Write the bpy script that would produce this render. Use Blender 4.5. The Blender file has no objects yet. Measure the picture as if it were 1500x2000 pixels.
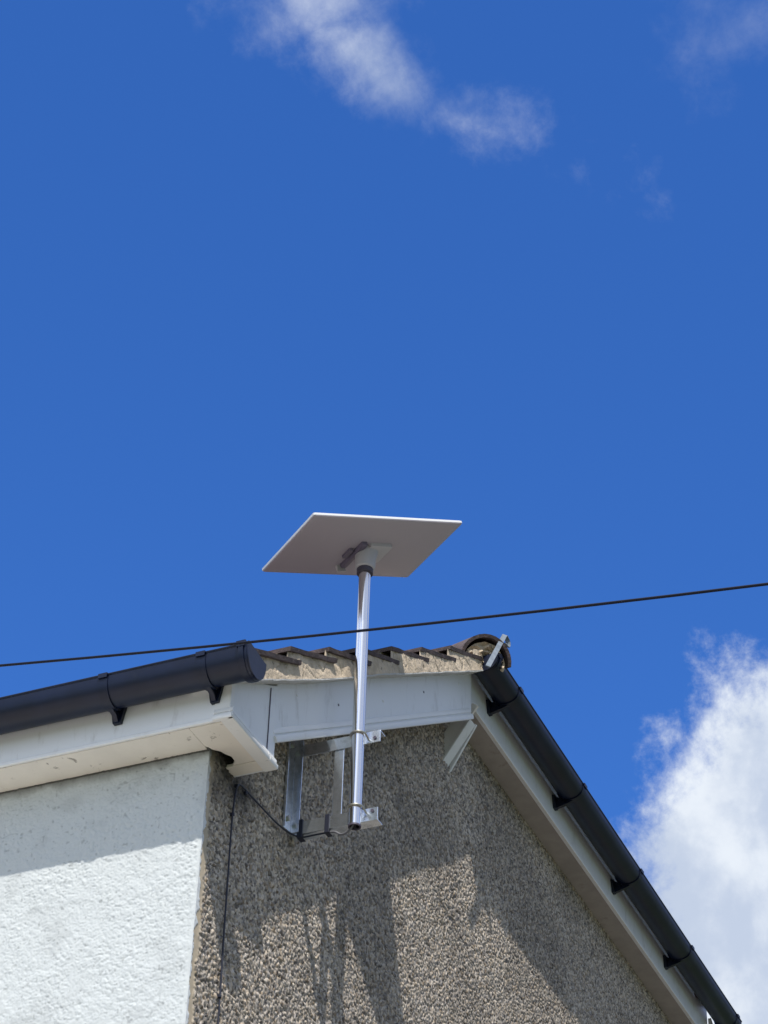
import bpy, math, random
import numpy as np
from mathutils import Vector, Matrix
random.seed(7); RNG = np.random.default_rng(11)
scene = bpy.context.scene
G = 5.1                                   # height of the eaves soffit above the ground; coordinates below are relative to it

# ------------------------------------------------------------------ camera
cam_d = bpy.data.cameras.new('camera'); cam = bpy.data.objects.new('camera', cam_d)
scene.collection.objects.link(cam); scene.camera = cam
yaw, pitch, roll = 0.42224, 0.66518, 0.03490
cy, sy, cp, sp = math.cos(yaw), math.sin(yaw), math.cos(pitch), math.sin(pitch)
F = Vector((cy*cp, sy*cp, sp)); R0 = Vector((sy, -cy, 0)); U0 = R0.cross(F)
RV = R0*math.cos(roll) + U0*math.sin(roll); UV = -R0*math.sin(roll) + U0*math.cos(roll)
CAMP = Vector((-5.0686, -2.8286, -3.6028 + G))
m = Matrix((( RV.x, UV.x, -F.x, CAMP.x), (RV.y, UV.y, -F.y, CAMP.y), (RV.z, UV.z, -F.z, CAMP.z), (0, 0, 0, 1)))
cam.matrix_world = m
cam_d.sensor_fit = 'VERTICAL'; cam_d.sensor_height = 24.0; cam_d.lens = 24.0*4394.9/2000.0
cam_d.clip_start = 0.05; cam_d.clip_end = 4000

# ------------------------------------------------------------------ light
SUNT = Vector((0.585, 0.315, -1.0)).normalized()          # direction the sunlight travels
el = math.asin(-SUNT.z)
sd = bpy.data.lights.new('sun', 'SUN'); sd.energy = 5.0; sd.angle = math.radians(0.53); sd.color = (1.0, 0.955, 0.88)
so = bpy.data.objects.new('sun', sd); scene.collection.objects.link(so)
so.rotation_euler = SUNT.to_track_quat('-Z', 'Y').to_euler(); so.location = (-20, -12, 40)
scene.view_settings.view_transform = 'Standard'; scene.view_settings.look = 'None'
scene.view_settings.exposure = 0.0; scene.view_settings.gamma = 1.0
scene.view_settings.use_curve_mapping = False

class NT:
    def __init__(s, tree): s.t = tree; s.n = tree.nodes; s.l = tree.links
    def add(s, typ, **kw):
        n = s.n.new(typ)
        for k, v in kw.items(): setattr(n, k, v)
        return n
    def put(s, sock, v):
        if isinstance(v, bpy.types.NodeSocket): s.l.new(v, sock)
        else: sock.default_value = v
    def math(s, op, a, b=None, c=None, clamp=False):
        n = s.add('ShaderNodeMath', operation=op); n.use_clamp = clamp
        s.put(n.inputs[0], a)
        if b is not None: s.put(n.inputs[1], b)
        if c is not None: s.put(n.inputs[2], c)
        return n.outputs[0]
    def dot(s, a, v):
        n = s.add('ShaderNodeVectorMath', operation='DOT_PRODUCT'); s.put(n.inputs[0], a); n.inputs[1].default_value = v
        return n.outputs['Value']
    def noise(s, vec, scale, detail=4, rough=.55, dist=0.0, lac=2.0):
        n = s.add('ShaderNodeTexNoise')
        if vec is not None: s.l.new(vec, n.inputs['Vector'])
        n.inputs['Scale'].default_value = scale; n.inputs['Detail'].default_value = detail
        n.inputs['Roughness'].default_value = rough; n.inputs['Distortion'].default_value = dist; n.inputs['Lacunarity'].default_value = lac
        return n.outputs['Fac']
    def voro(s, vec, scale, feature='F1', out='Distance'):
        n = s.add('ShaderNodeTexVoronoi', feature=feature)
        if vec is not None: s.l.new(vec, n.inputs['Vector'])
        n.inputs['Scale'].default_value = scale
        return n.outputs[out]
    def ramp(s, fac, stops):
        n = s.add('ShaderNodeValToRGB'); cr = n.color_ramp
        while len(cr.elements) < len(stops): cr.elements.new(0.5)
        for e, (p, c) in zip(cr.elements, stops):
            e.position = p; e.color = (c, c, c, 1) if not isinstance(c, tuple) else (*c, 1)
        s.put(n.inputs['Fac'], fac); return n.outputs['Color']
    def mix(s, fac, a, b, blend='MIX'):
        n = s.add('ShaderNodeMix', data_type='RGBA', blend_type=blend)
        s.put(n.inputs[0], fac)
        for i, v in ((6, a), (7, b)):
            s.put(n.inputs[i], v if isinstance(v, bpy.types.NodeSocket) else (*v, 1))
        return n.outputs[2]
    def smooth(s, v, a, b):
        n = s.add('ShaderNodeMapRange', interpolation_type='SMOOTHSTEP'); s.put(n.inputs[0], v)
        n.inputs[1].default_value = a; n.inputs[2].default_value = b
        n.inputs[3].default_value = 0; n.inputs[4].default_value = 1
        return n.outputs[0]

# sky: Nishita plus clouds in real directions and added unseen ones
world = bpy.data.worlds.new("World"); scene.world = world; world.use_nodes = True
W = NT(world.node_tree); W.n.clear()
wo = W.add('ShaderNodeOutputWorld'); bg = W.add('ShaderNodeBackground'); W.l.new(bg.outputs[0], wo.inputs[0])
sky = W.add('ShaderNodeTexSky', sky_type='NISHITA', sun_disc=False)
sky.sun_elevation = el; sky.sun_rotation = math.atan2(-SUNT.x, -SUNT.y)
sky.altitude = 0; sky.air_density = 1.0; sky.dust_density = 0.3; sky.ozone_density = 2.5
SKY_STR = 0.12
hs = W.add('ShaderNodeHueSaturation'); hs.inputs['Saturation'].default_value = 1.22; hs.inputs['Value'].default_value = 1.0
W.l.new(sky.outputs[0], hs.inputs['Color'])
skyc = W.mix(1.0, hs.outputs[0], (.78, 1.10, 1.66), 'MULTIPLY')
tc = W.add('ShaderNodeTexCoord').outputs['Generated']
def pdir(px, py):                          # direction of a cloud, world space
    d = F*4394.9 + RV*(px-750) + UV*(1000-py); return d.normalized()
def blob(px, py, rx, ry, ang):             # elliptical cloud bank fixed in the sky
    c = pdir(px, py); a = math.radians(ang)
    e1 = (RV*math.cos(a) + UV*math.sin(a)); e1 = (e1 - c*e1.dot(c)).normalized(); e2 = c.cross(e1)
    x = W.math('MULTIPLY', W.dot(tc, e1), 4394.9/rx); y = W.math('MULTIPLY', W.dot(tc, e2), 4394.9/ry)
    r = W.math('SQRT', W.math('ADD', W.math('MULTIPLY', x, x), W.math('MULTIPLY', y, y)))
    front = W.math('GREATER_THAN', W.dot(tc, c), 0.3)
    return W.math('MULTIPLY', W.math('SUBTRACT', 1.0, r), front)
def mx(*v):
    o = v[0]
    for q in v[1:]: o = W.math('MAXIMUM', o, q)
    return o
n1 = W.noise(tc, 13.0, 9, .60, .1); n2 = W.noise(tc, 42.0, 8, .66, .15); n3 = W.noise(tc, 95.0, 6, .62, .1); n0 = W.noise(tc, 2.6, 7, .58, .3)
ns = W.noise(tc, 17.0, 4, .5, .2)
cen = lambda n, k: W.math('MULTIPLY', W.math('SUBTRACT', n, .5), k)
nn = W.math('ADD', cen(n1, 3.0), cen(n2, 2.0)); nb_ = W.math('ADD', W.math('ADD', cen(n1, 1.5), cen(n2, 1.9)), cen(n3, .7))
big = mx(blob(1740, 1800, 505, 600, 0), blob(1640, 2010, 510, 340, 0), blob(2300, 2100, 850, 620, 0))
wisp = mx(blob(600, 5, 215, 125, -10), blob(700, 105, 235, 110, -36), W.math('MULTIPLY', blob(950, 255, 260, 85, -16), .45))
faint = mx(blob(1460, 40, 190, 190, 20))
mb_ = W.smooth(W.math('ADD', big, W.math('MULTIPLY', nb_, .25)), -.07, .20)
mw_ = W.math('MULTIPLY', W.smooth(W.math('ADD', W.math('MULTIPLY', wisp, 1.1), W.math('MULTIPLY', nn, .60)), .0, 1.6), .72)
mf_ = W.math('MULTIPLY', W.smooth(W.math('ADD', faint, W.math('MULTIPLY', nn, .7)), .1, 1.5), .20)
# unseen broken cumulus added as fill light, outside the deep blue gap above the house
gap = W.smooth(W.dot(tc, tuple(pdir(750, 900))), .86, .95)
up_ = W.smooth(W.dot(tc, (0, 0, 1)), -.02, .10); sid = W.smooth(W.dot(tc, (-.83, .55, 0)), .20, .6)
mfill_ = W.math('MULTIPLY', W.math('MULTIPLY', W.smooth(n0, .38, .52), W.math('SUBTRACT', 1.0, gap)), up_)
shade = W.smooth(W.math('ADD', ns, W.math('MULTIPLY', n2, .35)), .52, .78)
ccol = W.mix(shade, (4.6, 5.3, 6.6), (6.9, 7.4, 8.1))
c0 = W.mix(mfill_, skyc, W.mix(sid, W.mix(W.smooth(W.dot(tc, (0, 0, 1)), .10, .62), (1.0, 1.1, 1.4), (3.4, 4.0, 5.6)), (8.4, 9.3, 11.0))); c1 = W.mix(mf_, c0, ccol); c2 = W.mix(mw_, c1, ccol); c3 = W.mix(mb_, c2, ccol)  # unseen clouds dimmed away from the bright side and low down to darken the gable
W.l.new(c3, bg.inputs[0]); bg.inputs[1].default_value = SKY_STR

# ------------------------------------------------------------------ materials
def material(name, base, rough=.5, metal=0.0, var=.0, vscale=8, dirt=None, bump=None, spec=.5, coat=0):
    mt = bpy.data.materials.new(name); mt.use_nodes = True
    T = NT(mt.node_tree); b = T.n['Principled BSDF']
    tcn = T.add('ShaderNodeTexCoord').outputs['Object']
    col = (*base, 1)
    if var: 
        lo = tuple(max(0, c*(1-var)) for c in base); hi = tuple(min(1, c*(1+var)) for c in base)
        col = T.mix(T.smooth(T.noise(tcn, vscale, 5, .6), .3, .7), lo, hi)
    if dirt:                               # (colour, scale, threshold, softness, strength, stretch)
        dc, sc, th, sf, st, stretch = dirt
        mp = T.add('ShaderNodeMapping'); T.l.new(tcn, mp.inputs['Vector']); mp.inputs['Scale'].default_value = stretch
        f = T.math('MULTIPLY', T.smooth(T.noise(mp.outputs[0], sc, 6, .65, .3), th, th+sf), st)
        col = T.mix(f, col if isinstance(col, bpy.types.NodeSocket) else base, dc)
    T.put(b.inputs['Base Color'], col)
    r = T.math('ADD', rough - .06, T.math('MULTIPLY', T.noise(tcn, 14, 4, .6), .12)) if rough > .1 else rough
    T.put(b.inputs['Roughness'], r); b.inputs['Metallic'].default_value = metal
    b.inputs['Specular IOR Level'].default_value = spec
    if bump:
        sc, dist = bump; bn = T.add('ShaderNodeBump'); bn.inputs['Strength'].default_value = 1; bn.inputs['Distance'].default_value = dist
        T.l.new(T.noise(tcn, sc, 6, .6), bn.inputs['Height']); T.l.new(bn.outputs[0], b.inputs['Normal'])
    return mt
M = {}
M['upvc'] = material('white_upvc', (.78, .79, .80), .33, dirt=((.36, .34, .31), 21, .53, .22, .42, (1, 1, .3)), bump=(22, .0006))
M['upvc_trim'] = material('white_upvc_trim', (.80, .80, .79), .3, dirt=((.42, .38, .31), 9, .6, .2, .4, (1, 1, 1)), bump=(30, .0004))
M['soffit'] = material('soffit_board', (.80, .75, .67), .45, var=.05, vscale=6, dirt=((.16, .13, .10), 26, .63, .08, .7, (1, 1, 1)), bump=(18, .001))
M['soffit_grey'] = material('soffit_shaded', (.36, .325, .30), .55, var=.1, vscale=9, dirt=((.16, .13, .11), 9, .58, .16, .5, (1, 1, 1)), bump=(18, .001))  # half hip soffit: its weaker bounce light is painted into the darker base
M['black'] = material('black_gutter_plastic', (.004, .008, .026), .36, var=.3, vscale=5, dirt=((.035, .037, .045), 11, .6, .2, .5, (1, 1, 1)), bump=(40, .0004), spec=.35)
M['tile'] = material('concrete_tile', (.085, .062, .062), .9, var=.35, vscale=20, dirt=((.28, .24, .19), 24, .62, .1, .5, (1, 1, 1)), bump=(90, .004))
M['mortar'] = material('verge_mortar', (.56, .46, .345), .95, var=.2, vscale=16, dirt=((.10, .085, .07), 26, .60, .06, .8, (1, 1, .6)), bump=(70, .006))
M['undercloak'] = material('undercloak_board', (.52, .51, .49), .8, var=.15, vscale=20, dirt=((.1, .09, .08), 30, .6, .1, .7, (1, 1, 1)), bump=(60, .003))
M['dish'] = material('dish_plastic_shaded', (.46, .42, .48), .5, bump=(120, .0002))  # white plastic, underside shade painted in as mauve
M['dish_edge'] = material('dish_rim_plastic', (.82, .82, .82), .35)
M['mount'] = material('mount_plastic', (.52, .50, .54), .45)
M['dark'] = material('dark_plastic', (.07, .06, .09), .5)
M['hinge'] = material('hinge_shade_plastic', (.15, .13, .19), .5)  # dark tone carries the shadow of the stand slot
M['rubber'] = material('black_rubber', (.010, .013, .030), .5)
M['wire'] = material('wire_sheath', (.004, .006, .016), .6, spec=.2)
M['cable_grey'] = material('grey_cable', (.16, .16, .18), .5)
M['iron'] = material('hip_iron', (.17, .20, .235), .6, metal=.1, var=.2, vscale=30)
M['plaster'] = material('wall_inner', (.3, .3, .3), .9)
M['grass'] = material('grass', (.06, .09, .03), .9, var=.4, vscale=2)
M['paving'] = material('paving', (.52, .48, .43), .85, var=.15, vscale=1.5)
M['gravel'] = material('yard_gravel', (.15, .135, .125), .9, var=.3, vscale=6)
M['asphalt'] = material('asphalt', (.055, .055, .058), .9, var=.2, vscale=3)
M['tarnish'] = material('zinc_bolt', (.55, .53, .48), .35, metal=.9)

def galv(name, base, rough, sp):
    mt = bpy.data.materials.new(name); mt.use_nodes = True; T = NT(mt.node_tree); b = T.n['Principled BSDF']
    tcn = T.add('ShaderNodeTexCoord').outputs['Object']
    v = T.voro(tcn, 90, out='Color'); g = T.noise(tcn, 22, 5, .6)
    c = T.mix(T.math('MULTIPLY', T.dot(v, (.33, .33, .33)), sp), base, tuple(x*.6 for x in base))
    c = T.mix(T.smooth(g, .52, .66), c, tuple(x*.72 for x in base))
    T.l.new(c, b.inputs['Base Color']); b.inputs['Metallic'].default_value = .93
    T.put(b.inputs['Roughness'], T.math('ADD', rough, T.math('MULTIPLY', g, .2)))
    return mt
M['galv'] = galv('galvanised_steel', (.82, .88, .95), .13, .5)
def chrome():
    mt = bpy.data.materials.new('polished_steel'); mt.use_nodes = True; T = NT(mt.node_tree); b = T.n['Principled BSDF']
    tcn = T.add('ShaderNodeTexCoord').outputs['Object']
    mp = T.add('ShaderNodeMapping'); T.l.new(tcn, mp.inputs['Vector']); mp.inputs['Scale'].default_value = (1, 1, .03)
    g = T.noise(mp.outputs[0], 160, 4, .6)
    b.inputs['Base Color'].default_value = (.86, .86, .87, 1); b.inputs['Metallic'].default_value = 1
    T.put(b.inputs['Roughness'], T.math('ADD', .13, T.math('MULTIPLY', g, .04)))
    return mt
M['chrome'] = chrome()

def attr_wall(name, rough):
    mt = bpy.data.materials.new(name); mt.use_nodes = True; T = NT(mt.node_tree); b = T.n['Principled BSDF']
    a = T.add('ShaderNodeAttribute'); a.attribute_name = 'stone'
    T.l.new(a.outputs['Color'], b.inputs['Base Color']); b.inputs['Roughness'].default_value = rough
    b.inputs['Specular IOR Level'].default_value = .35
    return mt
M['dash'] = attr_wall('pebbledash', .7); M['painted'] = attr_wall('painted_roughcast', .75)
M['dash_plain'] = material('pebbledash_plain', (.30, .27, .225), .85, var=.5, vscale=90, bump=(110, .008))
M['painted_plain'] = material('painted_render_plain', (.70, .73, .74), .8, bump=(70, .006))

# ------------------------------------------------------------------ mesh helpers
class MB:
    def __init__(s): s.v = []; s.f = []
    def add(s, vs, fs):
        o = len(s.v); s.v += [tuple(q) for q in vs]; s.f += [tuple(i+o for i in f) for f in fs]; return s
    def box(s, x0, x1, y0, y1, z0, z1):
        return s.add([(x0,y0,z0),(x1,y0,z0),(x1,y1,z0),(x0,y1,z0),(x0,y0,z1),(x1,y0,z1),(x1,y1,z1),(x0,y1,z1)],
                     [(0,3,2,1),(4,5,6,7),(0,1,5,4),(1,2,6,5),(2,3,7,6),(3,0,4,7)])
    def extr(s, poly, vec):
        n = len(poly); a = [Vector(q) for q in poly]; b = [q + Vector(vec) for q in a]
        fs = [tuple(range(n)), tuple(reversed(range(n, 2*n)))] + [(i, i+n, (i+1) % n + n, (i+1) % n) for i in range(n)]
        return s.add(a+b, fs)
    def tube(s, pts, r, n=12, caps=True):
        P = [Vector(q) for q in pts]; rings = []
        up = Vector((0, 0, 1)); t0 = (P[1]-P[0]).normalized()
        if abs(t0.dot(up)) > .9: up = Vector((1, 0, 0))
        x = t0.cross(up).normalized()
        for i, q in enumerate(P):
            t = ((P[min(i+1, len(P)-1)] - q).normalized() + (q - P[max(i-1, 0)]).normalized()).normalized()
            x = (x - t*x.dot(t)).normalized(); y = t.cross(x)
            rr = r[i] if isinstance(r, (list, tuple)) else r
            rings.append([q + (x*math.cos(2*math.pi*k/n) + y*math.sin(2*math.pi*k/n))*rr for k in range(n)])
        vs = [q for ring in rings for q in ring]
        fs = [(i*n+k, i*n+(k+1) % n, (i+1)*n+(k+1) % n, (i+1)*n+k) for i in range(len(P)-1) for k in range(n)]
        if caps: fs += [tuple(reversed(range(n))), tuple((len(P)-1)*n+k for k in range(n))]
        return s.add(vs, fs)
    def strip(s, prof, frames):            # prof: closed 2-D polygon; frames: (origin, ax, ay) list
        n = len(prof); vs = []
        for o, ax, ay in frames: vs += [Vector(o) + Vector(ax)*a + Vector(ay)*b for a, b in prof]
        fs = [(i*n+k, i*n+(k+1) % n, (i+1)*n+(k+1) % n, (i+1)*n+k) for i in range(len(frames)-1) for k in range(n)]
        fs += [tuple(reversed(range(n))), tuple((len(frames)-1)*n+k for k in range(n))]
        return s.add(vs, fs)

C = scene.collection
def thing(name, label, cat, loc, group=None):
    o = bpy.data.objects.new(name, None); C.objects.link(o); o.location = (loc[0], loc[1], loc[2]+G); o.empty_display_size = .1
    o['label'] = label; o['category'] = cat
    if group: o['group'] = group
    return o
def origin(p):
    v = Vector((0, 0, 0))
    while p is not None: v += p.location; p = p.parent
    return v
def obj(name, mb, mat, parent=None, bevel=0, smooth=False, label=None, cat=None, kind=None, at=None, shift=True):
    me = bpy.data.meshes.new(name); L = origin(parent)
    loc = Vector((0, 0, 0))
    if at is not None: loc = Vector(at) + Vector((0, 0, G)) - L; L = L + loc
    dz = G if shift else 0
    me.from_pydata([(x-L.x, y-L.y, z+dz-L.z) for x, y, z in mb.v], [], mb.f); me.validate()
    import bmesh
    bm = bmesh.new(); bm.from_mesh(me); bmesh.ops.recalc_face_normals(bm, faces=bm.faces); bm.to_mesh(me); bm.free()
    me.materials.append(M[mat]); o = bpy.data.objects.new(name, me); C.objects.link(o); o.parent = parent; o.location = loc
    if smooth:
        for q in me.polygons: q.use_smooth = True
        md = o.modifiers.new('edge', 'EDGE_SPLIT'); md.split_angle = math.radians(38)
    if bevel:
        b = o.modifiers.new('bevel', 'BEVEL'); b.width = bevel; b.segments = 2; b.limit_method = 'ANGLE'; b.angle_limit = math.radians(40)
    if label: o['label'] = label
    if cat: o['category'] = cat
    if kind: o['kind'] = kind
    return o
def copy_tree(o, off, parent=None):
    c = o.copy(); C.objects.link(c); c.parent = parent
    if off is not None: c.location = o.location + Vector(off)
    for ch in list(o.children): copy_tree(ch, None, c)
    return c

# ------------------------------------------------------------------ rough wall relief built stone by stone
def vnoise(a, b, cell, seed):
    r = np.random.default_rng(seed); tab = r.random((256, 256))
    x = a/cell; y = b/cell; xi = np.floor(x).astype(int); yi = np.floor(y).astype(int); fx = x-xi; fy = y-yi
    fx = fx*fx*(3-2*fx); fy = fy*fy*(3-2*fy)
    g = lambda i, j: tab[i & 255, j & 255]
    return (g(xi, yi)*(1-fx)+g(xi+1, yi)*fx)*(1-fy) + (g(xi, yi+1)*(1-fx)+g(xi+1, yi+1)*fx)*fy
def fbm(a, b, cell, seed, o=4):
    t = 0; amp = 1; tot = 0
    for k in range(o): t = t + amp*vnoise(a, b, cell/2**k, seed+k); tot += amp; amp *= .55
    return t/tot
def stones(A, B, s, seed):
    r = np.random.default_rng(seed); N = 512
    jx = r.random((N, N))*.9+.05; jy = r.random((N, N))*.9+.05; th = r.random((N, N))*np.pi
    el_ = 1+r.random((N, N))*.9; hh = .45+.75*r.random((N, N)); tx = (r.random((N, N))-.5)*.9; ty = (r.random((N, N))-.5)*.9
    col = r.random((N, N)); hue = r.random((N, N))
    x = A/s; y = B/s; xi = np.floor(x).astype(int); yi = np.floor(y).astype(int)
    best = np.full(A.shape, -1.0); bc = np.zeros(A.shape); bh = np.zeros(A.shape)
    for di in (-1, 0, 1):
        for dj in (-1, 0, 1):
            i = (xi+di) & 511; j = (yi+dj) & 511
            dx = x-(xi+di+jx[i, j]); dy = y-(yi+dj+jy[i, j]); c_ = np.cos(th[i, j]); s_ = np.sin(th[i, j])
            u = (dx*c_+dy*s_)/(.62*el_[i, j]); v = (-dx*s_+dy*c_)/.62
            q = u*u+v*v
            h = hh[i, j]*np.sqrt(np.clip(1-q, 0, 1)) + (dx*tx[i, j]+dy*ty[i, j])*.55 - (q > 1)*1.0
            mk = h > best; best = np.where(mk, h, best); bc = np.where(mk, col[i, j], bc); bh = np.where(mk, hue[i, j], bh)
    return np.clip(best, -.12, 2), bc, bh
def relief(name, a0, a1, b0, b1, step, place, heightcol, keep, mat, parent):
    na = int((a1-a0)/step)+1; nb = int((b1-b0)/step)+1
    A, B = np.meshgrid(np.linspace(a0, a1, na), np.linspace(b0, b1, nb), indexing='ij')
    H, COL = heightcol(A, B)
    L = origin(parent); V = place(A, B, H).reshape(-1, 3) + np.array([0, 0, G]) - np.array(L)
    idx = np.arange(na*nb).reshape(na, nb)
    q = np.stack([idx[:-1, :-1], idx[1:, :-1], idx[1:, 1:], idx[:-1, 1:]], -1).reshape(-1, 4)
    k = keep((A[:-1, :-1]+A[1:, 1:])/2, (B[:-1, :-1]+B[1:, 1:])/2).reshape(-1); q = q[k]
    me = bpy.data.meshes.new(name)
    me.vertices.add(len(V)); me.vertices.foreach_set('co', V.astype(np.float32).ravel())
    me.loops.add(q.size); me.loops.foreach_set('vertex_index', q.astype(np.int32).ravel())
    me.polygons.add(len(q)); me.polygons.foreach_set('loop_start', np.arange(0, q.size, 4, dtype=np.int32)); me.polygons.foreach_set('loop_total', np.full(len(q), 4, dtype=np.int32))
    me.update(calc_edges=True)
    at = me.attributes.new('stone', 'FLOAT_COLOR', 'POINT')
    cc = np.concatenate([COL.reshape(-1, 3), np.ones((na*nb, 1))], 1).astype(np.float32); at.data.foreach_set('color', cc.ravel())
    me.polygons.foreach_set('use_smooth', np.ones(len(q), dtype=bool))
    me.materials.append(M[mat]); o = bpy.data.objects.new(name, me); C.objects.link(o); o.parent = parent
    return o

# ------------------------------------------------------------------ setting
g = MB(); g.box(-400, 400, -400, 400, -.3, 0); obj('ground', g, 'grass', kind='structure', shift=False)
g = MB(); g.box(-14, 0, -1.2, 14, -.1, .04); obj('pavement', g, 'paving', kind='structure', shift=False)
g = MB(); g.box(-2, 12, -8, 0, -.1, .035); obj('yard', g, 'gravel', kind='structure', shift=False)
g = MB(); g.box(-60, 60, -16, -9, -.1, .02); obj('road', g, 'asphalt', kind='structure', shift=False)

# ------------------------------------------------------------------ house
SL = .6575                                 # roof pitch (rise over run)
WX = 7.0; DY = 9.0; HIPX = 1.80
house = thing('house', 'house corner with white painted side wall, grey pebbledash gable, white fascia boards and black gutters', 'house', (0, 0, -G))

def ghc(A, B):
    h, c, hu = stones(A+.002*np.sin(B*40), B, .0088, 5)
    hb, cb_, hub = stones(A+.37, B+.11, .0175, 15); hb = hb*1.35-.62-.9*(cb_ < .72); k_ = hb > h
    h = np.where(k_, hb, h); c = np.where(k_, cb_, c); hu = np.where(k_, hub, hu)
    lowf = fbm(A, B, .35, 21)-.5
    H = h*.0072 + lowf*.006
    br = (.50+.85*c*c+.25*c)*.74
    pit = np.clip((h+.05)/.35, 0, 1)
    stone = np.stack([.53*br+.03*(hu > .8), .462*br+.01*(hu < .15), .385*br-.03*(hu > .8)+.03*(hu < .15)], -1)
    dark = (c < .10)[..., None]; stone = np.where(dark, stone*np.array([.62, .6, .62]), stone)
    mort = np.array([.13, .115, .10])*np.ones(A.shape+(3,))
    col = mort*(1-pit[..., None]) + stone*pit[..., None]
    # smooth cement strip along the corner, ragged
    edge = .026+.016*(fbm(B, B*0+3, .05, 4)-.5)*2
    e = np.clip((A-edge)/.012, 0, 1); e = e*e*(3-2*e)
    H = H*e + (.002+.002*fbm(A, B, .02, 8))*(1-e)
    cem = (np.array([.50, .42, .31])*(.85+.3*fbm(A, B, .03, 9))[..., None])
    col = col*e[..., None]+cem*(1-e[..., None])
    pe = .009+.016*(fbm(B, B*0+9, .03, 14)-.5)*2 + .012*np.clip((fbm(B, B*0, .12, 33)-.62)*8, 0, 1)
    pf = (A < pe)[..., None]; col = np.where(pf, np.array([.70, .72, .73]), col)
    # dark patch under the eaves box
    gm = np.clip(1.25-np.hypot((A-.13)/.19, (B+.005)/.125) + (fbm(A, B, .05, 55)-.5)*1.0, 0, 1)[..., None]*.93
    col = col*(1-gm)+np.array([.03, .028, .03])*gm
    wet = np.clip(1.1-np.abs(A-.57-.02*np.sin(B*9))/.022, 0, 1)*np.clip((B+.17)/.16, 0, 1)*(B < .02)*.45
    col = col*(1-wet[..., None])+np.array([.05, .045, .04])*wet[..., None]
    st = np.clip((fbm(A, B, .6, 70)-.52)*3, 0, .35)[..., None]; col = col*(1-st*.6)
    H = H + pf[..., 0]*.0015*(.5+fbm(A, B, .008, 61, 2))
    return H, col
top = lambda x: np.minimum(.03+.659*x+.14, 1.33)
XE = 5.4
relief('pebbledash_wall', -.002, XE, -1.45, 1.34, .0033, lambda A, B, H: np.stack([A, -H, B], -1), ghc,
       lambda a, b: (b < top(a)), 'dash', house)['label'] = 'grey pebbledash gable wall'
def whc(A, B):
    h, c, hu = stones(A, B, .0105, 77); h2, _, _ = stones(A+.004*fbm(A,B,.02,6), B, .0060, 78)
    f = fbm(A, B, .018, 3)
    H = .0024*np.clip(h, 0, 1)*np.clip((fbm(A, B, .12, 60)-.25)*2.2, .25, 1) + .0013*h2 + .0035*(f-.5) + .006*(fbm(A, B, .4, 31)-.5)
    base = np.array([.55, .58, .585])
    d = np.clip((fbm(A, B, .09, 90)-.58)*2.0, 0, .35) + .9*np.clip((fbm(A, B, .012, 97, 2)-.74)*8, 0, 1)
    col = base*(1-.32*d[..., None]) 
    cr = np.clip(1-np.abs(fbm(A, B, .22, 120)-.5)*90, 0, 1)*(fbm(A, B, .5, 130) > .56)*.35
    col = col*(1-cr[..., None]*.5)
    gr = np.clip(1-(-B)/(.008+.05*fbm(A, B*0, .05, 88)), 0, 1)*.75 + np.clip(1-np.abs(B+.0015)/(.002+.004*fbm(A, B*0, .03, 89)), 0, 1)*.5; gr = np.clip(gr, 0, .95)       # grime line under the soffit, with its edge shadow and a crack painted in
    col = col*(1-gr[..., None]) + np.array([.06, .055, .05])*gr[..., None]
    return H, col
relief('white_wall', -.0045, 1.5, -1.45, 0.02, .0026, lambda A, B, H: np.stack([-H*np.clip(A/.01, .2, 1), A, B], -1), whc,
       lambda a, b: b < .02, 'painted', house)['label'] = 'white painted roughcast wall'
w = MB()
w.add([(0,0,-G),(WX,0,-G),(WX,0,-1.45),(XE,0,-1.45),(0,0,-1.45)], [(0,1,2,3,4)])
w.add([(XE,0,-1.45),(WX,0,-1.45),(WX,0,.15),(XE,0,1.2)], [(0,1,2,3)])
w.add([(WX,0,-G),(WX,DY,-G),(WX,DY,.1),(WX,0,.1)], [(0,1,2,3)])
w.add([(WX,DY,-G),(0,DY,-G),(0,DY,.1),(WX/2,DY,.1+SL*3.4),(WX,DY,.1)], [(0,1,2,3,4)])
obj('lower_wall', w, 'dash_plain', house)
w = MB(); w.add([(0,0,-G),(0,DY,-G),(0,DY,-1.45),(0,1.5,-1.45),(0,0,-1.45)], [(0,1,2,3,4)]).add([(0,1.5,-1.45),(0,DY,-1.45),(0,DY,.02),(0,1.5,.02)], [(0,1,2,3)])
obj('lower_side_wall', w, 'painted_plain', house)

# --- left eaves: fascia, soffit, box end
FX = -.14; BY = -.131; BXY = -.137
f = MB(); f.box(FX, FX+.016, BY+.012, DY, .003, .215)
fas = obj('fascia_board', f, 'upvc', house, bevel=.003, label='white fascia board under the left gutter')
t = MB(); t.box(FX-.004, FX+.004, -.09, DY, -.004, .010); obj('fascia_lip', t, 'upvc_trim', fas, bevel=.0025)
s = MB(); s.box(FX+.016, -.002, .004, DY, .002, .012)
sof = obj('soffit', s, 'soffit', house, label='cream soffit board above the white wall')
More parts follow.
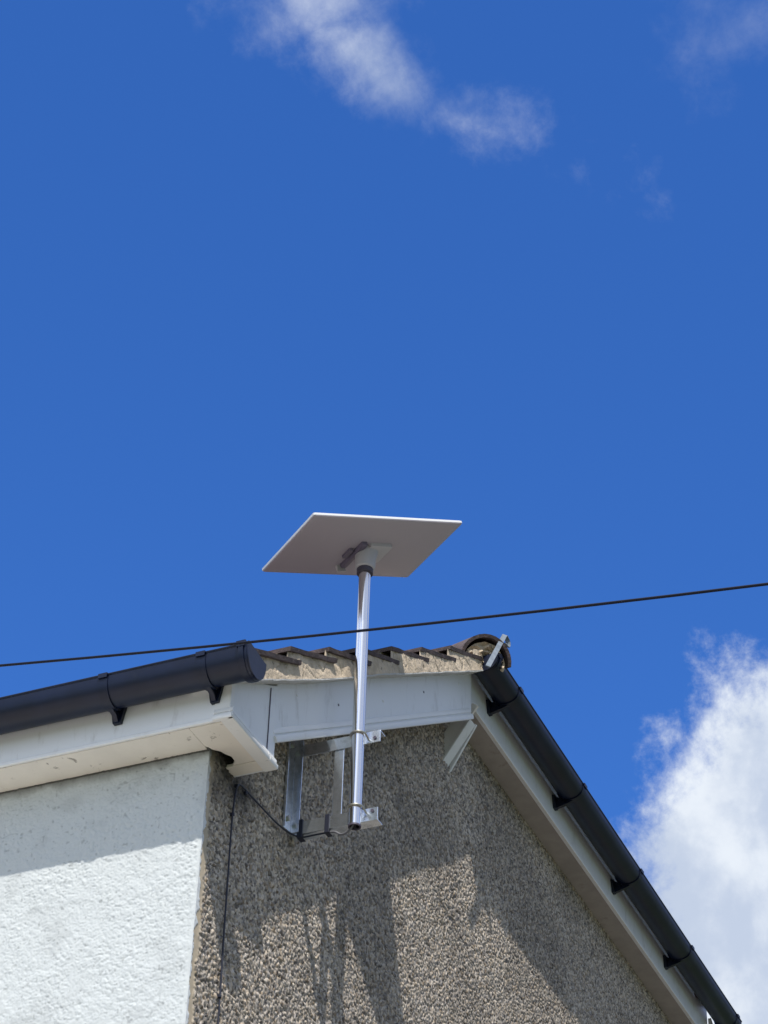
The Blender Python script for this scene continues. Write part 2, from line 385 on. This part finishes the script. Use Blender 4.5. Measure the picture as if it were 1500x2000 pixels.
# box end: underside, face board, bottom ogee, corner cover
BXR = .168
be = MB()
be.extr([(FX+.002, BXY, .03), (BXR-.006, BXY, .03), (BXR-.006, BXY, .30), (.02, BXY, .222), (FX+.002, BXY, .125)], (0, .014, 0))
box = obj('box_end', be, 'upvc', house, bevel=.002, label='white box end closing the eaves at the corner')
u = MB(); u.extr([(FX+.016, BXY+.016, 0), (.106, BXY+.016, 0), (.106, -.030, 0), (.085, -.046, 0), (.060, -.048, 0), (.040, -.036, 0), (.022, -.030, 0), (.004, -.012, 0), (-.012, -.006, 0), (-.02, .002, 0), (FX+.016, .002, 0)], (0, 0, .008)); u.box(.109, BXR-.006, BXY+.016, .002, -.001, .010)
obj('box_underside', u, 'soffit', box, bevel=.0015)
def ogee(mb, p0, p1, out, up, h=.034, d=.012):
    p0 = Vector(p0); p1 = Vector(p1); out = Vector(out); up = Vector(up)
    prof = [(0, 0), (d*1.0, 0), (d*1.2, h*.10), (d*1.2, h*.34), (d*.9, h*.46), (d*.25, h*.50), (d*.25, h*.56), (d*.7, h*.62), (d*.65, h*.86), (d*.2, h), (0, h)]
    mb.strip(prof, [(p0, out, up), (p1, out, up)])
o_ = MB(); ogee(o_, (FX-.006, BXY, -.004), (.110, BXY, -.004), (0, -1, 0), (0, 0, 1), .040, .013)
ogee(o_, (.1125, BXY, -.004), (BXR, BXY, -.004), (0, -1, 0), (0, 0, 1), .040, .0135)
ogee(o_, (FX, BXY-.013, -.004), (FX, -.088, -.004), (-1, 0, 0), (0, 0, 1), .040, .010)
o_.box(FX, BXR, BXY, BXY+.028, -.004, .002)
obj('box_trim', o_, 'upvc_trim', box, smooth=True)
jc = MB(); jc.box(.112, .1155, BXY-.0025, BXY+.004, .036, .262); obj('box_joint', jc, 'dark', box)
cc_ = MB(); cc_.box(FX-.003, FX+.020, BXY-.003, BXY, .036, .14); cc_.box(FX-.003, FX, BXY, -.088, .036, .20)
obj('corner_cover', cc_, 'upvc_trim', box, bevel=.001)
rt = MB(); rt.box(BXR-.006, BXR, BXY+.001, 0, -.001, .26); obj('box_side', rt, 'upvc', box)

# --- bargeboard with moulded lower edge
V = Vector((1, 0, SL)); 
def bz(x): return .102+SL*(x-.179)
bb = MB(); x0, x1 = BXR+.001, 1.836
bb.extr([(x0, BY, bz(x0)), (x1, BY, bz(x1)), (x1, BY, bz(x1)+.235), (x0, BY, bz(x0)+.235)], (0, .016, 0))
brg = obj('bargeboard', bb, 'upvc', house, bevel=.002, label='white bargeboard along the verge')
o_ = MB(); n_ = Vector((-SL, 0, 1)).normalized()
ogee(o_, (x0, BY, bz(x0)), (x1, BY, bz(x1)), (0, -1, 0), n_, .046, .010); obj('barge_trim', o_, 'upvc_trim', brg, smooth=True)
for k, (x, dz) in enumerate([(.31, .17), (.62, .12), (.985, .12), (1.35, .145), (1.70, .17)]):
    pin = MB(); pin.tube([(x, BY+.001, bz(x)+dz), (x, BY-.002, bz(x)+dz)], .0045, 8); obj('nail_cap', pin, 'cable_grey' if k % 2 else 'upvc_trim', brg)
jn = MB(); jn.extr([(x1+.0005, BY+.002, bz(x1)+.002), (x1+.004, BY+.002, bz(x1)+.002), (x1+.004, BY+.002, bz(x1)+.23), (x1+.0005, BY+.002, bz(x1)+.23)], (0, .012, 0)); obj('end_joint', jn, 'dark', brg)
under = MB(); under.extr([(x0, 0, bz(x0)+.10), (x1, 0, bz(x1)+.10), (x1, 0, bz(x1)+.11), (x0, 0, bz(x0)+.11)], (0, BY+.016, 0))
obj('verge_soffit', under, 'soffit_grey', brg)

# --- half hip eaves on the right: fascia, soffit
HZ = 1.290; HY = -.112; HX0, HX1 = 1.838, WX-1.838
f = MB(); f.box(HX0, HX1, HY, HY+.016, HZ, HZ+.215)
hf = obj('fascia_board', f, 'upvc', house, bevel=.003, label='white fascia board of the half hip on the right')
t = MB(); t.box(HX0+.004, HX1, HY-.005, HY+.002, HZ-.005, HZ+.014); obj('fascia_lip', t, 'upvc_trim', hf, bevel=.0025)
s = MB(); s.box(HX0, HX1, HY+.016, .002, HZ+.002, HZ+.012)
obj('soffit', s, 'soffit_grey', house, label='soffit of the half hip, its shade painted in grey')
# small white boards closing the soffit box, running down to the wall
def slat(mb, x, wdt, ytop=-.118, ztop=1.215, ybot=.0, zbot=1.03, thick=.01):
    d = Vector((0, ybot-ytop, zbot-ztop)).normalized(); nrm = Vector((0, -d.z, d.y))
    a = Vector((x, ytop, ztop)); b = Vector((x, ybot, zbot))
    mb.extr([a, b, b+nrm*wdt, a+nrm*wdt], (thick, 0, 0))
sb = MB(); slat(sb, 1.865, .075, ztop=1.21, zbot=1.035); slat(sb, 1.875, .007, ztop=1.213, zbot=1.040, thick=.038); slat(sb, 1.858, .010, ztop=1.21, zbot=1.035, thick=.007)
ex = obj('box_closing_board', sb, 'upvc', house, bevel=.001)
sb = MB(); slat(sb, 1.925, .016, ztop=1.225, zbot=1.02); obj('closing_strip', sb, 'upvc_trim', ex, bevel=.001)
sb = MB(); slat(sb, 1.872, .03, ytop=-.145, ztop=1.275, ybot=-.03, zbot=1.12); obj('closing_strip', sb, 'soffit', ex, bevel=.001)
lw = MB(); lw.extr([(WX+.14, 0+BY, 0), (WX-BXR, BY, 0), (WX-x1, BY, bz(x1)), (WX-x1, BY, bz(x1)+.235), (WX-BXR, BY, bz(BXR)+.235), (WX+.14, BY, .14)], (0, .016, 0))
obj('bargeboard', lw, 'upvc', house, label='white bargeboard on the far verge')
lw = MB(); lw.box(WX+.124, WX+.14, BY+.016, DY, 0, .2); lw.box(WX, WX+.124, 0, DY, .002, .012); obj('fascia_board', lw, 'upvc', house, label='fascia on the hidden side')

# --- roof: courses of tiles as slabs, verge tiles one by one
roof_m = MB(); GA = .266; TX0 = -.158; TZ0 = .212; VY = -.197
def zt(x): return TZ0 + .651*(x-TX0)
RIDGE = WX/2
xs = []; x = TX0
while x < RIDGE: xs.append(x); x += GA
hip0 = HIPX+.0
def yhip(x): return VY+.34 if x < hip0 else VY+(x-hip0)
for k, x in enumerate(xs):
    xb = min(x+GA+.07, RIDGE+.02); z0 = zt(x); z1 = z0 + .49*(xb-x)
    for mir in (0, 1):
        ya, yb = yhip(x), yhip(xb)
        P = [(x, ya, z0), (xb, yb, z1), (xb, DY+.2, z1), (x, DY+.2, z0)]
        if mir: P = [(WX-a, b, c) for a, b, c in P]
        roof_m.extr(P, (0, 0, .018))
y = VY; k = 0
while VY + (k*GA) < RIDGE-hip0+VY:
    ya = VY+k*GA; xa = hip0+k*GA; xb = min(hip0+(k+1)*GA+.07, RIDGE)
    if xa >= RIDGE-.03: break
    yb = ya+(xb-xa); z0 = zt(hip0)-.012+.651*k*GA; z1 = z0+.49*(xb-xa)
    roof_m.extr([(xa, ya, z0), (WX-xa, ya, z0), (WX-xb, yb, z1), (xb, yb, z1)], (0, 0, .018)); k += 1
roof = obj('roof', roof_m, 'tile', house)
for k, x in enumerate(xs):
    if x > hip0-.3: break
    jt = random.uniform(-.008, .008); xb = x+GA+.075; z0 = zt(x)+random.uniform(-.003, .004); sl = .49+random.uniform(-.03, .02)
    vy = VY+random.uniform(-.006, .004)
    m2 = MB(); n = 7
    # slightly chipped nose and edge
    topv = []; botv = []
    for j in range(n):
        xx = x+jt+(xb-x)*j/(n-1); zz = z0+sl*(xx-x); e = random.uniform(-.004, .003)
        topv.append([(xx, vy+e, zz+.0145), (xx, VY+.36, zz+.0145)]); botv.append([(xx+.003, vy+e+.003, zz), (xx+.003, VY+.36, zz)])
    vs = [q for a in topv for q in a]+[q for a in botv for q in a]; o = 2*n; fs = []
    for j in range(n-1):
        a = 2*j; fs += [(a, a+2, a+3, a+1), (o+a, o+a+1, o+a+3, o+a+2), (a, o+a, o+a+2, a+2), (a+1, a+3, o+a+3, o+a+1)]
    fs += [(0, 1, o+1, o), (2*n-2, o+2*n-2, o+2*n-1, 2*n-1)]
    m2.add(vs, fs); obj('verge_tile', m2, 'tile', roof)
# undercloak strip
uc = MB(); xa, n = -.155, 42; pts = []
for j in range(n+1):
    x = xa + (1.83-xa)*j/n; sag = -.010*math.sin(math.pi*min(1, max(0, (x+.1)/.9)))
    z = zt(x)-.106+sag+random.uniform(-.0015, .0015); yy = VY+.001+random.uniform(-.002, .003)
    pts.append((x, yy, z))
for a, b in zip(pts[:-1], pts[1:]):
    uc.add([(a[0], a[1], a[2]), (b[0], b[1], b[2]), (b[0], 0, b[2]), (a[0], 0, a[2]),
            (a[0], a[1], a[2]+.0055), (b[0], b[1], b[2]+.0055), (b[0], 0, b[2]+.0055), (a[0], 0, a[2]+.0055)], [(0,1,2,3),(4,7,6,5),(0,4,5,1),(3,2,6,7)])
obj('undercloak', uc, 'undercloak', roof, label='thin pale board under the verge mortar')
# mortar bedding (rough face)
nx, nz = 520, 16
A, T_ = np.meshgrid(np.linspace(-.15, 1.80, nx), np.linspace(0, 1, nz), indexing='ij')
kk = np.floor((A-TX0)/GA); xl = A-TX0-kk*GA
tileunder = TZ0+.651*kk*GA+.49*xl
sag = -.010*np.sin(np.pi*np.clip((A+.1)/.9, 0, 1))
zl = TZ0+.651*(A-TX0)-.106+sag+.006; zu = tileunder+.003
Z = zl+(zu-zl)*T_
cr = fbm(A, Z, .03, 200, 3); blk = np.abs(fbm(A, Z, .09, 210, 2)-.5)
Yv = VY+.004 + .0045*(fbm(A, Z, .06, 201)-.5)*2 + .004*(cr-.5) + .006*(1-np.clip(blk*60, 0, 1)) + .004*T_ + .016*np.clip((.06-(A+.15))/.06, 0, 1)
vs = np.stack([A, Yv, Z], -1).reshape(-1, 3); mm = MB(); mm.v = [tuple(q) for q in vs]
mm.f = [(i*nz+j, (i+1)*nz+j, (i+1)*nz+j+1, i*nz+j+1) for i in range(nx-1) for j in range(nz-1)]
mo = obj('verge_mortar', mm, 'mortar', roof, label='cracked buff mortar bedding under the verge tiles')
for q in mo.data.polygons: q.use_smooth = True
mback = MB(); mback.extr([(-.15, VY+.04, zt(-.15)-.098), (1.80, VY+.05, zt(1.8)-.098), (1.80, VY+.05, zt(1.8)-.002), (-.15, VY+.04, zt(-.15)-.002)], (0, .1, 0)); obj('mortar_bed', mback, 'mortar', roof)
# ridge and hips
def halfround(mb, p, q, r0, r1, th=.014, seg=14, arc=178):
    p = Vector(p); q = Vector(q); t = (q-p).normalized(); side = t.cross(Vector((0, 0, 1))).normalized(); up = side.cross(t)
    prof = lambda r: [(r*math.cos(a), r*math.sin(a)) for a in [math.radians(90-arc/2+arc*k/seg) for k in range(seg+1)]]
    def ring(c, r): 
        o = [c+side*a+up*b for a, b in prof(r)]; i = [c+side*a+up*b for a, b in reversed(prof(r-th))]; return o+i
    a, b = ring(p, r0), ring(q, r1); n = len(a)
    mb.add(a+b, [(k, (k+1) % n, (k+1) % n+n, k+n) for k in range(n)])
    for rng, off in ((range(seg), 0), (range(seg), n)):
        for k in rng:
            f_ = (k+off, k+1+off, n-2-k+off, n-1-k+off); mb.f.append(tuple(i+len(mb.v)-2*n for i in f_))
hz0 = zt(hip0)+.01
HD = Vector((1, 1, .651)); HP = Vector((1.800, -.205, 1.425))
L_ = 0.0; first = None
while L_ < 1.55:
    a = HP + HD*L_; b = HP + HD*(L_+.36)
    ht = MB(); halfround(ht, a, b, .110, .100); o = obj('hip_tile', ht, 'tile', roof, smooth=True)
    if L_ == 0: first = o
    L_ += .30
L_ = 0
HPm = Vector((WX-1.90, -.12, 1.40)); HDm = Vector((-1, 1, .651)); hm = MB()
while L_ < 1.55: halfround(hm, HPm+HDm*L_, HPm+HDm*(L_+.36), .110, .100); L_ += .30
obj('far_hip_tiles', hm, 'tile', roof, smooth=True)
rm = MB(); yy = 1.45
while yy < DY: halfround(rm, (RIDGE, yy, zt(RIDGE)-.03), (RIDGE, yy+.46, zt(RIDGE)-.03), .122, .112); yy += .43
obj('ridge_tiles', rm, 'tile', roof, smooth=True)
# mortar fill inside first hip tile, recessed and lumpy
def fill(mb, c, t, r, seed, depth=.02):
    rr = random.Random(seed); t = Vector(t).normalized(); side = t.cross(Vector((0, 0, 1))).normalized(); up = side.cross(t); c = Vector(c)
    rings = 7; seg = 26; vs = [c - t*rr.uniform(0, depth)]; 
    for i in range(1, rings+1):
        for k in range(seg):
            a = 2*math.pi*k/seg; q = r*i/rings*(1+rr.uniform(-.03, .03)); sa = max(math.sin(a), -.12)
            vs.append(c+side*q*math.cos(a)+up*q*sa - t*(depth*rr.uniform(-.7, .9)*(1 if i < rings else 0)))
    fs = [(0, 1+k, 1+(k+1) % seg) for k in range(seg)]
    for i in range(rings-1):
        for k in range(seg): fs.append((1+i*seg+k, 1+(i+1)*seg+k, 1+(i+1)*seg+(k+1) % seg, 1+i*seg+(k+1) % seg))
    mb.add(vs, fs)
fm = MB(); fill(fm, HP+HD*.015+Vector((0, 0, -.012)), HD, .090, 5, .026)
obj('hip_mortar', fm, 'mortar', first)
# hip iron: flat strap rising from the corner with a curled tip
hi = MB(); c0 = Vector((1.665, -.265, 1.30)); dirv = Vector((.185, 0.0, .265)).normalized(); wv = Vector((.80, -.60, 0)).normalized()
path = [c0 + dirv*q for q in (0, .1, .2, .325)]
tp = path[-1]; 
for a in range(30, 300, 30):
    ar = math.radians(a); path.append(tp + dirv*((.023*math.sin(ar))) + Vector((dirv.z, 0, -dirv.x))*(.023*(1-math.cos(ar))))
th_ = .005; n = len(path); vs = []
for i, q in enumerate(path):
    tg = (path[min(i+1, n-1)]-path[max(i-1, 0)]).normalized(); nv = tg.cross(wv).normalized()
    for sx_, sn in ((-1, -1), (1, -1), (1, 1), (-1, 1)): vs.append(q + wv*.011*sx_ + nv*th_*.5*sn)
fs = [(4*i+k, 4*i+(k+1) % 4, 4*(i+1)+(k+1) % 4, 4*(i+1)+k) for i in range(n-1) for k in range(4)]+[(3, 2, 1, 0), (4*n-4, 4*n-3, 4*n-2, 4*n-1)]
hi.add(vs, fs); obj('hip_iron', hi, 'iron', house, label='grey metal hip iron with a curled tip')

# --- gutters
def gprof(wd, dp, th=.0025, n=18):
    out = []
    for k in range(n+1):
        a = math.pi*k/n; cx = wd/2 - math.cos(a)*wd/2; s_ = math.sin(a)
        out.append((cx, -dp*(abs(s_)**.78)))
    inn = [(wd/2+(a-wd/2)*(1-2*th/wd), b*(1-th/dp)+.0) for a, b in out]
    return out, inn
def gutter(mb, o0, o1, out, wd, dp):
    o, i = gprof(wd, dp); prof = o+list(reversed(i)); out = Vector(out); up = Vector((0, 0, 1))
    o0 = Vector(o0); o1 = Vector(o1); N_ = 14; fr = []
    for k in range(N_+1):
        t_ = k/N_; fr.append((o0.lerp(o1, t_)+Vector((0, 0, -.006*math.sin(math.pi*t_*3)))*0, out, up))
    mb.strip(prof, fr)
    ax = (o1-o0)
    mb.tube([o0+out*(wd-.001)+up*.001, o1+out*(wd-.001)+up*.001], .0042, 8)
def bracket(c, ax, out, wd, dp, w_=.030, tip=.107, back=0.0):
    mb = MB(); c = Vector(c); ax = Vector(ax); out = Vector(out); up = Vector((0, 0, 1))
    o, _ = gprof(wd, dp); S = 1.055
    oo = [(wd/2+(a-wd/2)*S, b*S-.001) for a, b in o]; ii = [(a, b) for a, b in o]
    prof = oo+list(reversed(ii))
    mb.strip(prof, [(c-ax*w_/2, out, up), (c+ax*w_/2, out, up)])
    mb.strip([(wd-.002, .006), (wd+.008, .004), (wd+.008, -.012), (wd-.002, -.008)], [(c-ax*w_/2, out, up), (c+ax*w_/2, out, up)])
    g = [(-back, -tip), (.018-back, -tip+.002), (.03+back*.9, -tip+.016), (wd*.62, -dp*1.02), (wd*.2, -dp*.8), (-back, -dp*.4)]
    mb.strip(g, [(c-ax*.0075, out, up), (c+ax*.0075, out, up)])
    P = [c-ax*.026+up*(-dp*.5), c+ax*.026+up*(-dp*.5), c+ax*.013-up*tip, c-ax*.013-up*tip]
    P = [q-out*back for q in P]; mb.extr(P, out*.014)
    return mb
def stop(mb, c, ax, out, wd, dp, depth=.03):
    c = Vector(c); ax = Vector(ax); out = Vector(out); up = Vector((0, 0, 1)); o, _ = gprof(wd, dp); S = 1.075
    oo = [(wd/2+(a-wd/2)*S, b*S) for a, b in o]
    mb.strip(oo, [(c, out, up), (c+ax*.005, out, up)])            # flat face
    ii = [(a, b) for a, b in o]
    mb.strip([(wd/2+(a-wd/2)*S*1.02, b*S*1.02) for a, b in o]+list(reversed(ii)), [(c+ax*.005, out, up), (c+ax*depth, out, up)])
    mb.strip([(wd/2+(a-wd/2)*1.19, b*1.16+.004) for a, b in o]+list(reversed([(wd/2+(a-wd/2)*1.04, b*1.04) for a, b in o])), [(c+ax*.014, out, up), (c+ax*.030, out, up)])
    mb.strip([(wd-.004, -.012), (wd+.012, -.012), (wd+.014, .006), (wd+.004, .013), (wd-.004, .011)], [(c+ax*.010, out, up), (c+ax*.036, out, up)])
    mb.strip([(wd*.1, .002), (wd-.002, .011), (wd-.002, -.01), (wd*.1, -.01)], [(c+ax*.001, out, up), (c+ax*.006, out, up)])
LW, LD, LZ = .116, .078, .164
gm = MB(); gutter(gm, (FX-.001, -.236, LZ), (FX-.001, DY, LZ), (-1, 0, 0), LW, LD)
gl = obj('gutter', gm, 'black', house, smooth=True, label='black gutter above the white wall on the left')
b0 = obj('gutter_bracket', bracket((FX-.0005, -.090, LZ), (0, 1, 0), (-1, 0, 0), LW, LD), 'black', gl, smooth=True)
b1 = copy_tree(b0, (0, .328, 0), gl)
for k in range(1, 9): copy_tree(b0, (0, .328+.85*k, 0), gl)
sm = MB(); stop(sm, (FX-.0005, -.247, LZ), (0, 1, 0), (-1, 0, 0), LW, LD, .036); obj('gutter_stop_end', sm, 'black', gl, smooth=True)
RW, RD, RZ, RB = .119, .060, 1.447, .021; GX0 = 1.80
gm = MB(); gutter(gm, (GX0+.01, HY-RB, RZ), (WX-1.70, HY-RB, RZ), (0, -1, 0), RW, RD)
gr = obj('gutter', gm, 'black', house, smooth=True, label='black gutter of the half hip running down to the right')
c0_ = obj('gutter_bracket', bracket((2.07, HY-RB, RZ), (1, 0, 0), (0, -1, 0), RW, RD, w_=.032, tip=.088, back=RB), 'black', gr, smooth=True)
for k in range(1, 5): copy_tree(c0_, (.79*k, 0, 0), gr)
sm = MB(); stop(sm, (GX0, HY-RB, RZ), (1, 0, 0), (0, -1, 0), RW, RD, .03); obj('gutter_stop_end', sm, 'black', gr, smooth=True)

# ------------------------------------------------------------------ wall bracket
AX = .564
wb = thing('wall_bracket', 'galvanised steel stand-off bracket bolted to the pebbledash below the bargeboard', 'bracket', (AX, 0, .02))
ch = MB(); ch.extr([(AX-.056, -.007, .012), (AX, -.007, .020), (AX, -.007, .40), (AX-.056, -.007, .40)], (0, -.004, 0))
ch.box(AX-.004, AX, -.040, -.011, .014, .40); ch.box(AX-.056, AX-.052, -.016, -.011, .016, .40)
obj('wall_channel', ch, 'galv', wb, bevel=.0008)
for z in (.055, .33):
    bt = MB(); bt.tube([(AX-.03, -.010, z), (AX-.03, -.019, z)], .009, 6); obj('bolt', bt, 'tarnish', wb)
a1 = MB(); a1.box(AX+.001, AX+.005, -.312, -.004, .298, .342); a1.box(AX+.005, AX+.042, -.312, -.004, .338, .342)
obj('upper_arm', a1, 'galv', wb, bevel=.0008)
a2 = MB(); a2.box(AX+.001, AX+.005, -.312, -.004, .008, .054); a2.box(AX+.005, AX+.042, -.312, -.004, .008, .012)
obj('lower_arm', a2, 'galv', wb, bevel=.0008)
st_ = MB(); st_.box(AX+.0055, AX+.010, -.183, -.150, .013, .336); obj('strut', st_, 'galv', wb, bevel=.0008)
PX, PY, PR = .536, -.247, .0205
for z in (.312, .040):
    ub = MB(); pts = [(AX+.012, PY-.030, z-.002)] + [(PX - (PR+.004)*math.sin(math.radians(a)), PY - (PR+.005)*math.cos(math.radians(a)), z+.006) for a in range(0, 181, 18)] + [(AX+.012, PY+.030, z-.002)]
    pts[0] = (AX+.014, PY-(PR+.005), z-.004); pts[-1] = (AX+.014, PY+(PR+.005), z-.004)
    ub.tube(pts, .0035, 8); obj('u_bolt', ub, 'tarnish', wb, smooth=True)
    v_ = MB(); v_.tube([(AX-.001, -.294, z+.002), (AX-.003, -.294, z+.002)], .006, 10); obj('bolt_hole', v_, 'dark', wb)
    for s_ in (-1, 1):
        v_ = MB(); v_.tube([(AX+.005, PY+s_*(PR+.005), z-.003), (AX+.011, PY+s_*(PR+.005), z-.004)], .0075, 6); obj('nut', v_, 'tarnish', wb)

# ------------------------------------------------------------------ mast
def ring_tube(mb, c, z0, z1, ro, ri, n=48):
    vs = []
    for z, r in ((z0, ro), (z1, ro), (z1, ri), (z0, ri)): vs += [(c[0]+r*math.cos(2*math.pi*k/n), c[1]+r*math.sin(2*math.pi*k/n), z) for k in range(n)]
    mb.add(vs, [(i*n+k, i*n+(k+1) % n, ((i+1) % 4)*n+(k+1) % n, ((i+1) % 4)*n+k) for i in range(4) for k in range(n)])
mast = thing('mast_pole', 'shiny silver steel pole clamped upright to the bracket arms', 'pole', (PX, PY, -.022))
pm = MB(); ring_tube(pm, (PX, PY), -.022, 1.0, PR, PR-.0025); obj('tube', pm, 'chrome', mast, smooth=True)
pm = MB(); ring_tube(pm, (PX, PY), -.0235, -.018, PR+.0006, PR-.004); obj('end_rim', pm, 'dark', mast, smooth=True)

# ------------------------------------------------------------------ satellite antenna
n_d = Vector((-.268, .174, .948)).normalized(); e1 = Vector((.742, -.589, .318)).normalized(); e1 = (e1-n_d*e1.dot(n_d)).normalized(); e2 = n_d.cross(e1)
cD = Vector((.5255, -.2403, 1.0725))
ant = thing('satellite_antenna', 'flat white rectangular satellite internet panel tilted on top of the pole', 'satellite dish', (PX, PY, .97))
def D(a, b, c): return cD + e1*a + e2*b + n_d*c
def rrect(hx, hy, r, n=5):
    P = []
    for cx, cy_, a0 in ((hx-r, hy-r, 0), (-hx+r, hy-r, 90), (-hx+r, -hy+r, 180), (hx-r, -hy+r, 270)):
        for k in range(n+1): a = math.radians(a0+90*k/n); P.append((cx+r*math.cos(a), cy_+r*math.sin(a)))
    return P
def slab(mb, layers, cx=0, cy_=0):
    n = len(layers[0][0]); vs = []
    for P, z in layers: vs += [D(a+cx, b+cy_, z) for a, b in P]
    fs = [(i*n+k, i*n+(k+1) % n, (i+1)*n+(k+1) % n, (i+1)*n+k) for i in range(len(layers)-1) for k in range(n)]
    fs += [tuple(reversed(range(n))), tuple((len(layers)-1)*n+k for k in range(n))]
    mb.add(vs, fs)
HXd, HYd = .299, .1925
pn = MB(); slab(pn, [(rrect(HXd-.0035, HYd-.0035, .008), -.0006), (rrect(HXd-.001, HYd-.001, .009), .0012), (rrect(HXd-.001, HYd-.001, .009), .0035)])
obj('back_panel', pn, 'dish', ant, smooth=True)
pn = MB(); slab(pn, [(rrect(HXd, HYd, .005), .0038), (rrect(HXd, HYd, .005), .011), (rrect(HXd-.003, HYd-.003, .008), .0135)])
obj('front_panel', pn, 'dish_edge', ant, smooth=True)
# shallow raised pan on the back
bp = MB(); slab(bp, [(rrect(.285, .178, .03), -.0005), (rrect(.12, .09, .03), -.010)]); obj('back_shell', bp, 'dish', ant, smooth=True)
# adapter plate, neck, socket
pl = MB(); slab(pl, [(rrect(.044, .056, .008), -.0095), (rrect(.044, .056, .008), -.022), (rrect(.038, .050, .008), -.025)], .044, .004)
obj('mount_plate', pl, 'mount', ant, smooth=True)
sk = MB(); ztop_c = Vector((PX, PY, 1.0))
nk = 32
def circ(c, r): return [Vector(c)+Vector((math.cos(2*math.pi*k/nk)*r, math.sin(2*math.pi*k/nk)*r, 0)) for k in range(nk)]
rings = [circ((PX, PY, .984), .030), circ((PX, PY, .988), .034), circ((PX, PY, 1.030), .036)]
tr = []
for q in circ((PX+.006, PY-.002, 1.04), .043):
    t_ = ((cD - n_d*.012) - q).dot(n_d)/n_d.z; tr.append(q+Vector((0, 0, t_)))
rings.append(tr); vs = [q for r_ in rings for q in r_]
sk.add(vs, [(i*nk+k, i*nk+(k+1) % nk, (i+1)*nk+(k+1) % nk, (i+1)*nk+k) for i in range(3) for k in range(nk)]+[tuple(reversed(range(nk)))])
obj('pole_socket', sk, 'mount', ant, smooth=True)
sc_ = MB(); ring_tube(sc_, (PX, PY), .966, .984, PR+.0075, PR+.0004); obj('rubber_collar', sc_, 'dark', ant, smooth=True)
rc = MB(); slab(rc, [(rrect(.012, .080, .004), -.008), (rrect(.012, .080, .004), -.022), (rrect(.009, .077, .004), -.025)], -.028, .022)  # raised dark bar painted in place of the stand's shadowed slot
obj('slot_shade_bar', rc, 'hinge', ant, smooth=True)
rc = MB(); slab(rc, [(rrect(.017, .006, .002), -.008), (rrect(.017, .006, .002), -.032)], -.032, .114); obj('hinge_end', rc, 'mount', ant)
rc = MB(); slab(rc, [(rrect(.008, .028, .003), -.008), (rrect(.008, .028, .003), -.020)], -.056, .016); obj('hinge_clip', rc, 'hinge', ant)

# ------------------------------------------------------------------ cables
def smoothpath(P, n=8):
    P = [Vector(q) for q in P]; P = [P[0]*2-P[1]]+P+[P[-1]*2-P[-2]]; out = []
    for i in range(1, len(P)-2):
        a, b, c, d = P[i-1:i+3]
        for k in range(n):
            t = k/n; out.append(.5*((2*b)+(c-a)*t+(2*a-5*b+4*c-d)*t*t+(3*b-a-3*c+d)*t**3))
    return out+[P[-2]]
cable = thing('antenna_cable', 'black cable clipped down the pebbledash beside the white wall edge and up to the bracket', 'cable', (.17, -.01, -.03))
cb = MB(); cb.tube(smoothpath([(.172, -.012, -5.0), (.160, -.013, -3.5), (.178, -.012, -2.4), (.168, -.013, -1.5), (.173, -.0125, -.814), (.170, -.012, -.64), (.164, -.013, -.495), (.163, -.0125, -.33), (.160, -.013, -.16), (.167, -.013, -.07), (.176, -.014, -.028), (.20, -.014, -.014), (.25, -.014, -.012), (.34, -.014, -.010), (.42, -.015, -.009), (.49, -.018, -.006), (.54, -.024, .000), (.575, -.045, .002), (.575, -.10, .001), (.573, -.15, .000)]), .0029, 10)
obj('black_run', cb, 'rubber', cable, smooth=True)
cb = MB(); cb.tube(smoothpath([(.573, -.145, .000), (.570, -.165, -.006), (.562, -.185, -.022), (.552, -.205, -.030), (.542, -.228, -.026), (.537, -.243, -.008), (.536, -.247, .03), (.536, -.247, .1)]), .0038, 10)
obj('grey_run', cb, 'cable_grey', cable, smooth=True)
for (x, z) in ((.163, -.135), (.176, -.028), (.236, -.020), (.171, -.73)):
    cl = MB(); cl.box(x-.0045, x+.0045, -.017, -.004, z-.005, z+.005); obj('clip', cl, 'rubber', cable, bevel=.002)
def tapeband(y0, y1, lbl):
    tp = MB(); tp.box(AX-.003, AX+.012, y0, y1, -.006, .060)
    tp.add([(AX+.002, y0, -.007), (AX+.026, y0-.002, -.008), (AX+.026, y1-.001, -.008), (AX+.002, y1, -.007), (AX+.002, y0, -.004), (AX+.026, y0-.002, -.005), (AX+.026, y1-.001, -.005), (AX+.002, y1, -.004)],
           [(0,3,2,1),(4,5,6,7),(0,1,5,4),(1,2,6,5),(2,3,7,6),(3,0,4,7)])
    return obj('cable_tape', tp, 'rubber', label=lbl, cat='tape', bevel=.001, at=(AX, y0, 0))
for y0, y1, lb in ((-.052, -.034, 'black tape band wrapped round the lower bracket arm near the wall'), (-.146, -.130, 'black tape band wrapped round the lower bracket arm beside the pole')):
    tapeband(y0, y1, lb)['group'] = 'tape bands on the lower bracket arm'

wire = MB(); P0, P1 = Vector((-1.5, -.273, -.715)), Vector((-1.5, -2.062, -.950)); pts = []
dv = (P1-P0)/(P1.y-P0.y)
for k in range(0, 121):
    y = 16-32*k/120; q = P0 + dv*(y-P0.y); s_ = (y-P0.y)/(P1.y-P0.y)
    z = P0.z + (y-P0.y)*.1313 + .0115*(y+1.17)**2*1.0 - .0115*.80
    pts.append((-1.5, y, z))
wire.tube(pts, .0031, 8); ow = obj('overhead_wire', wire, 'wire', label='thin black overhead wire strung across the sky in front of the roof', cat='wire', at=(-1.5, -1.2, -.84))
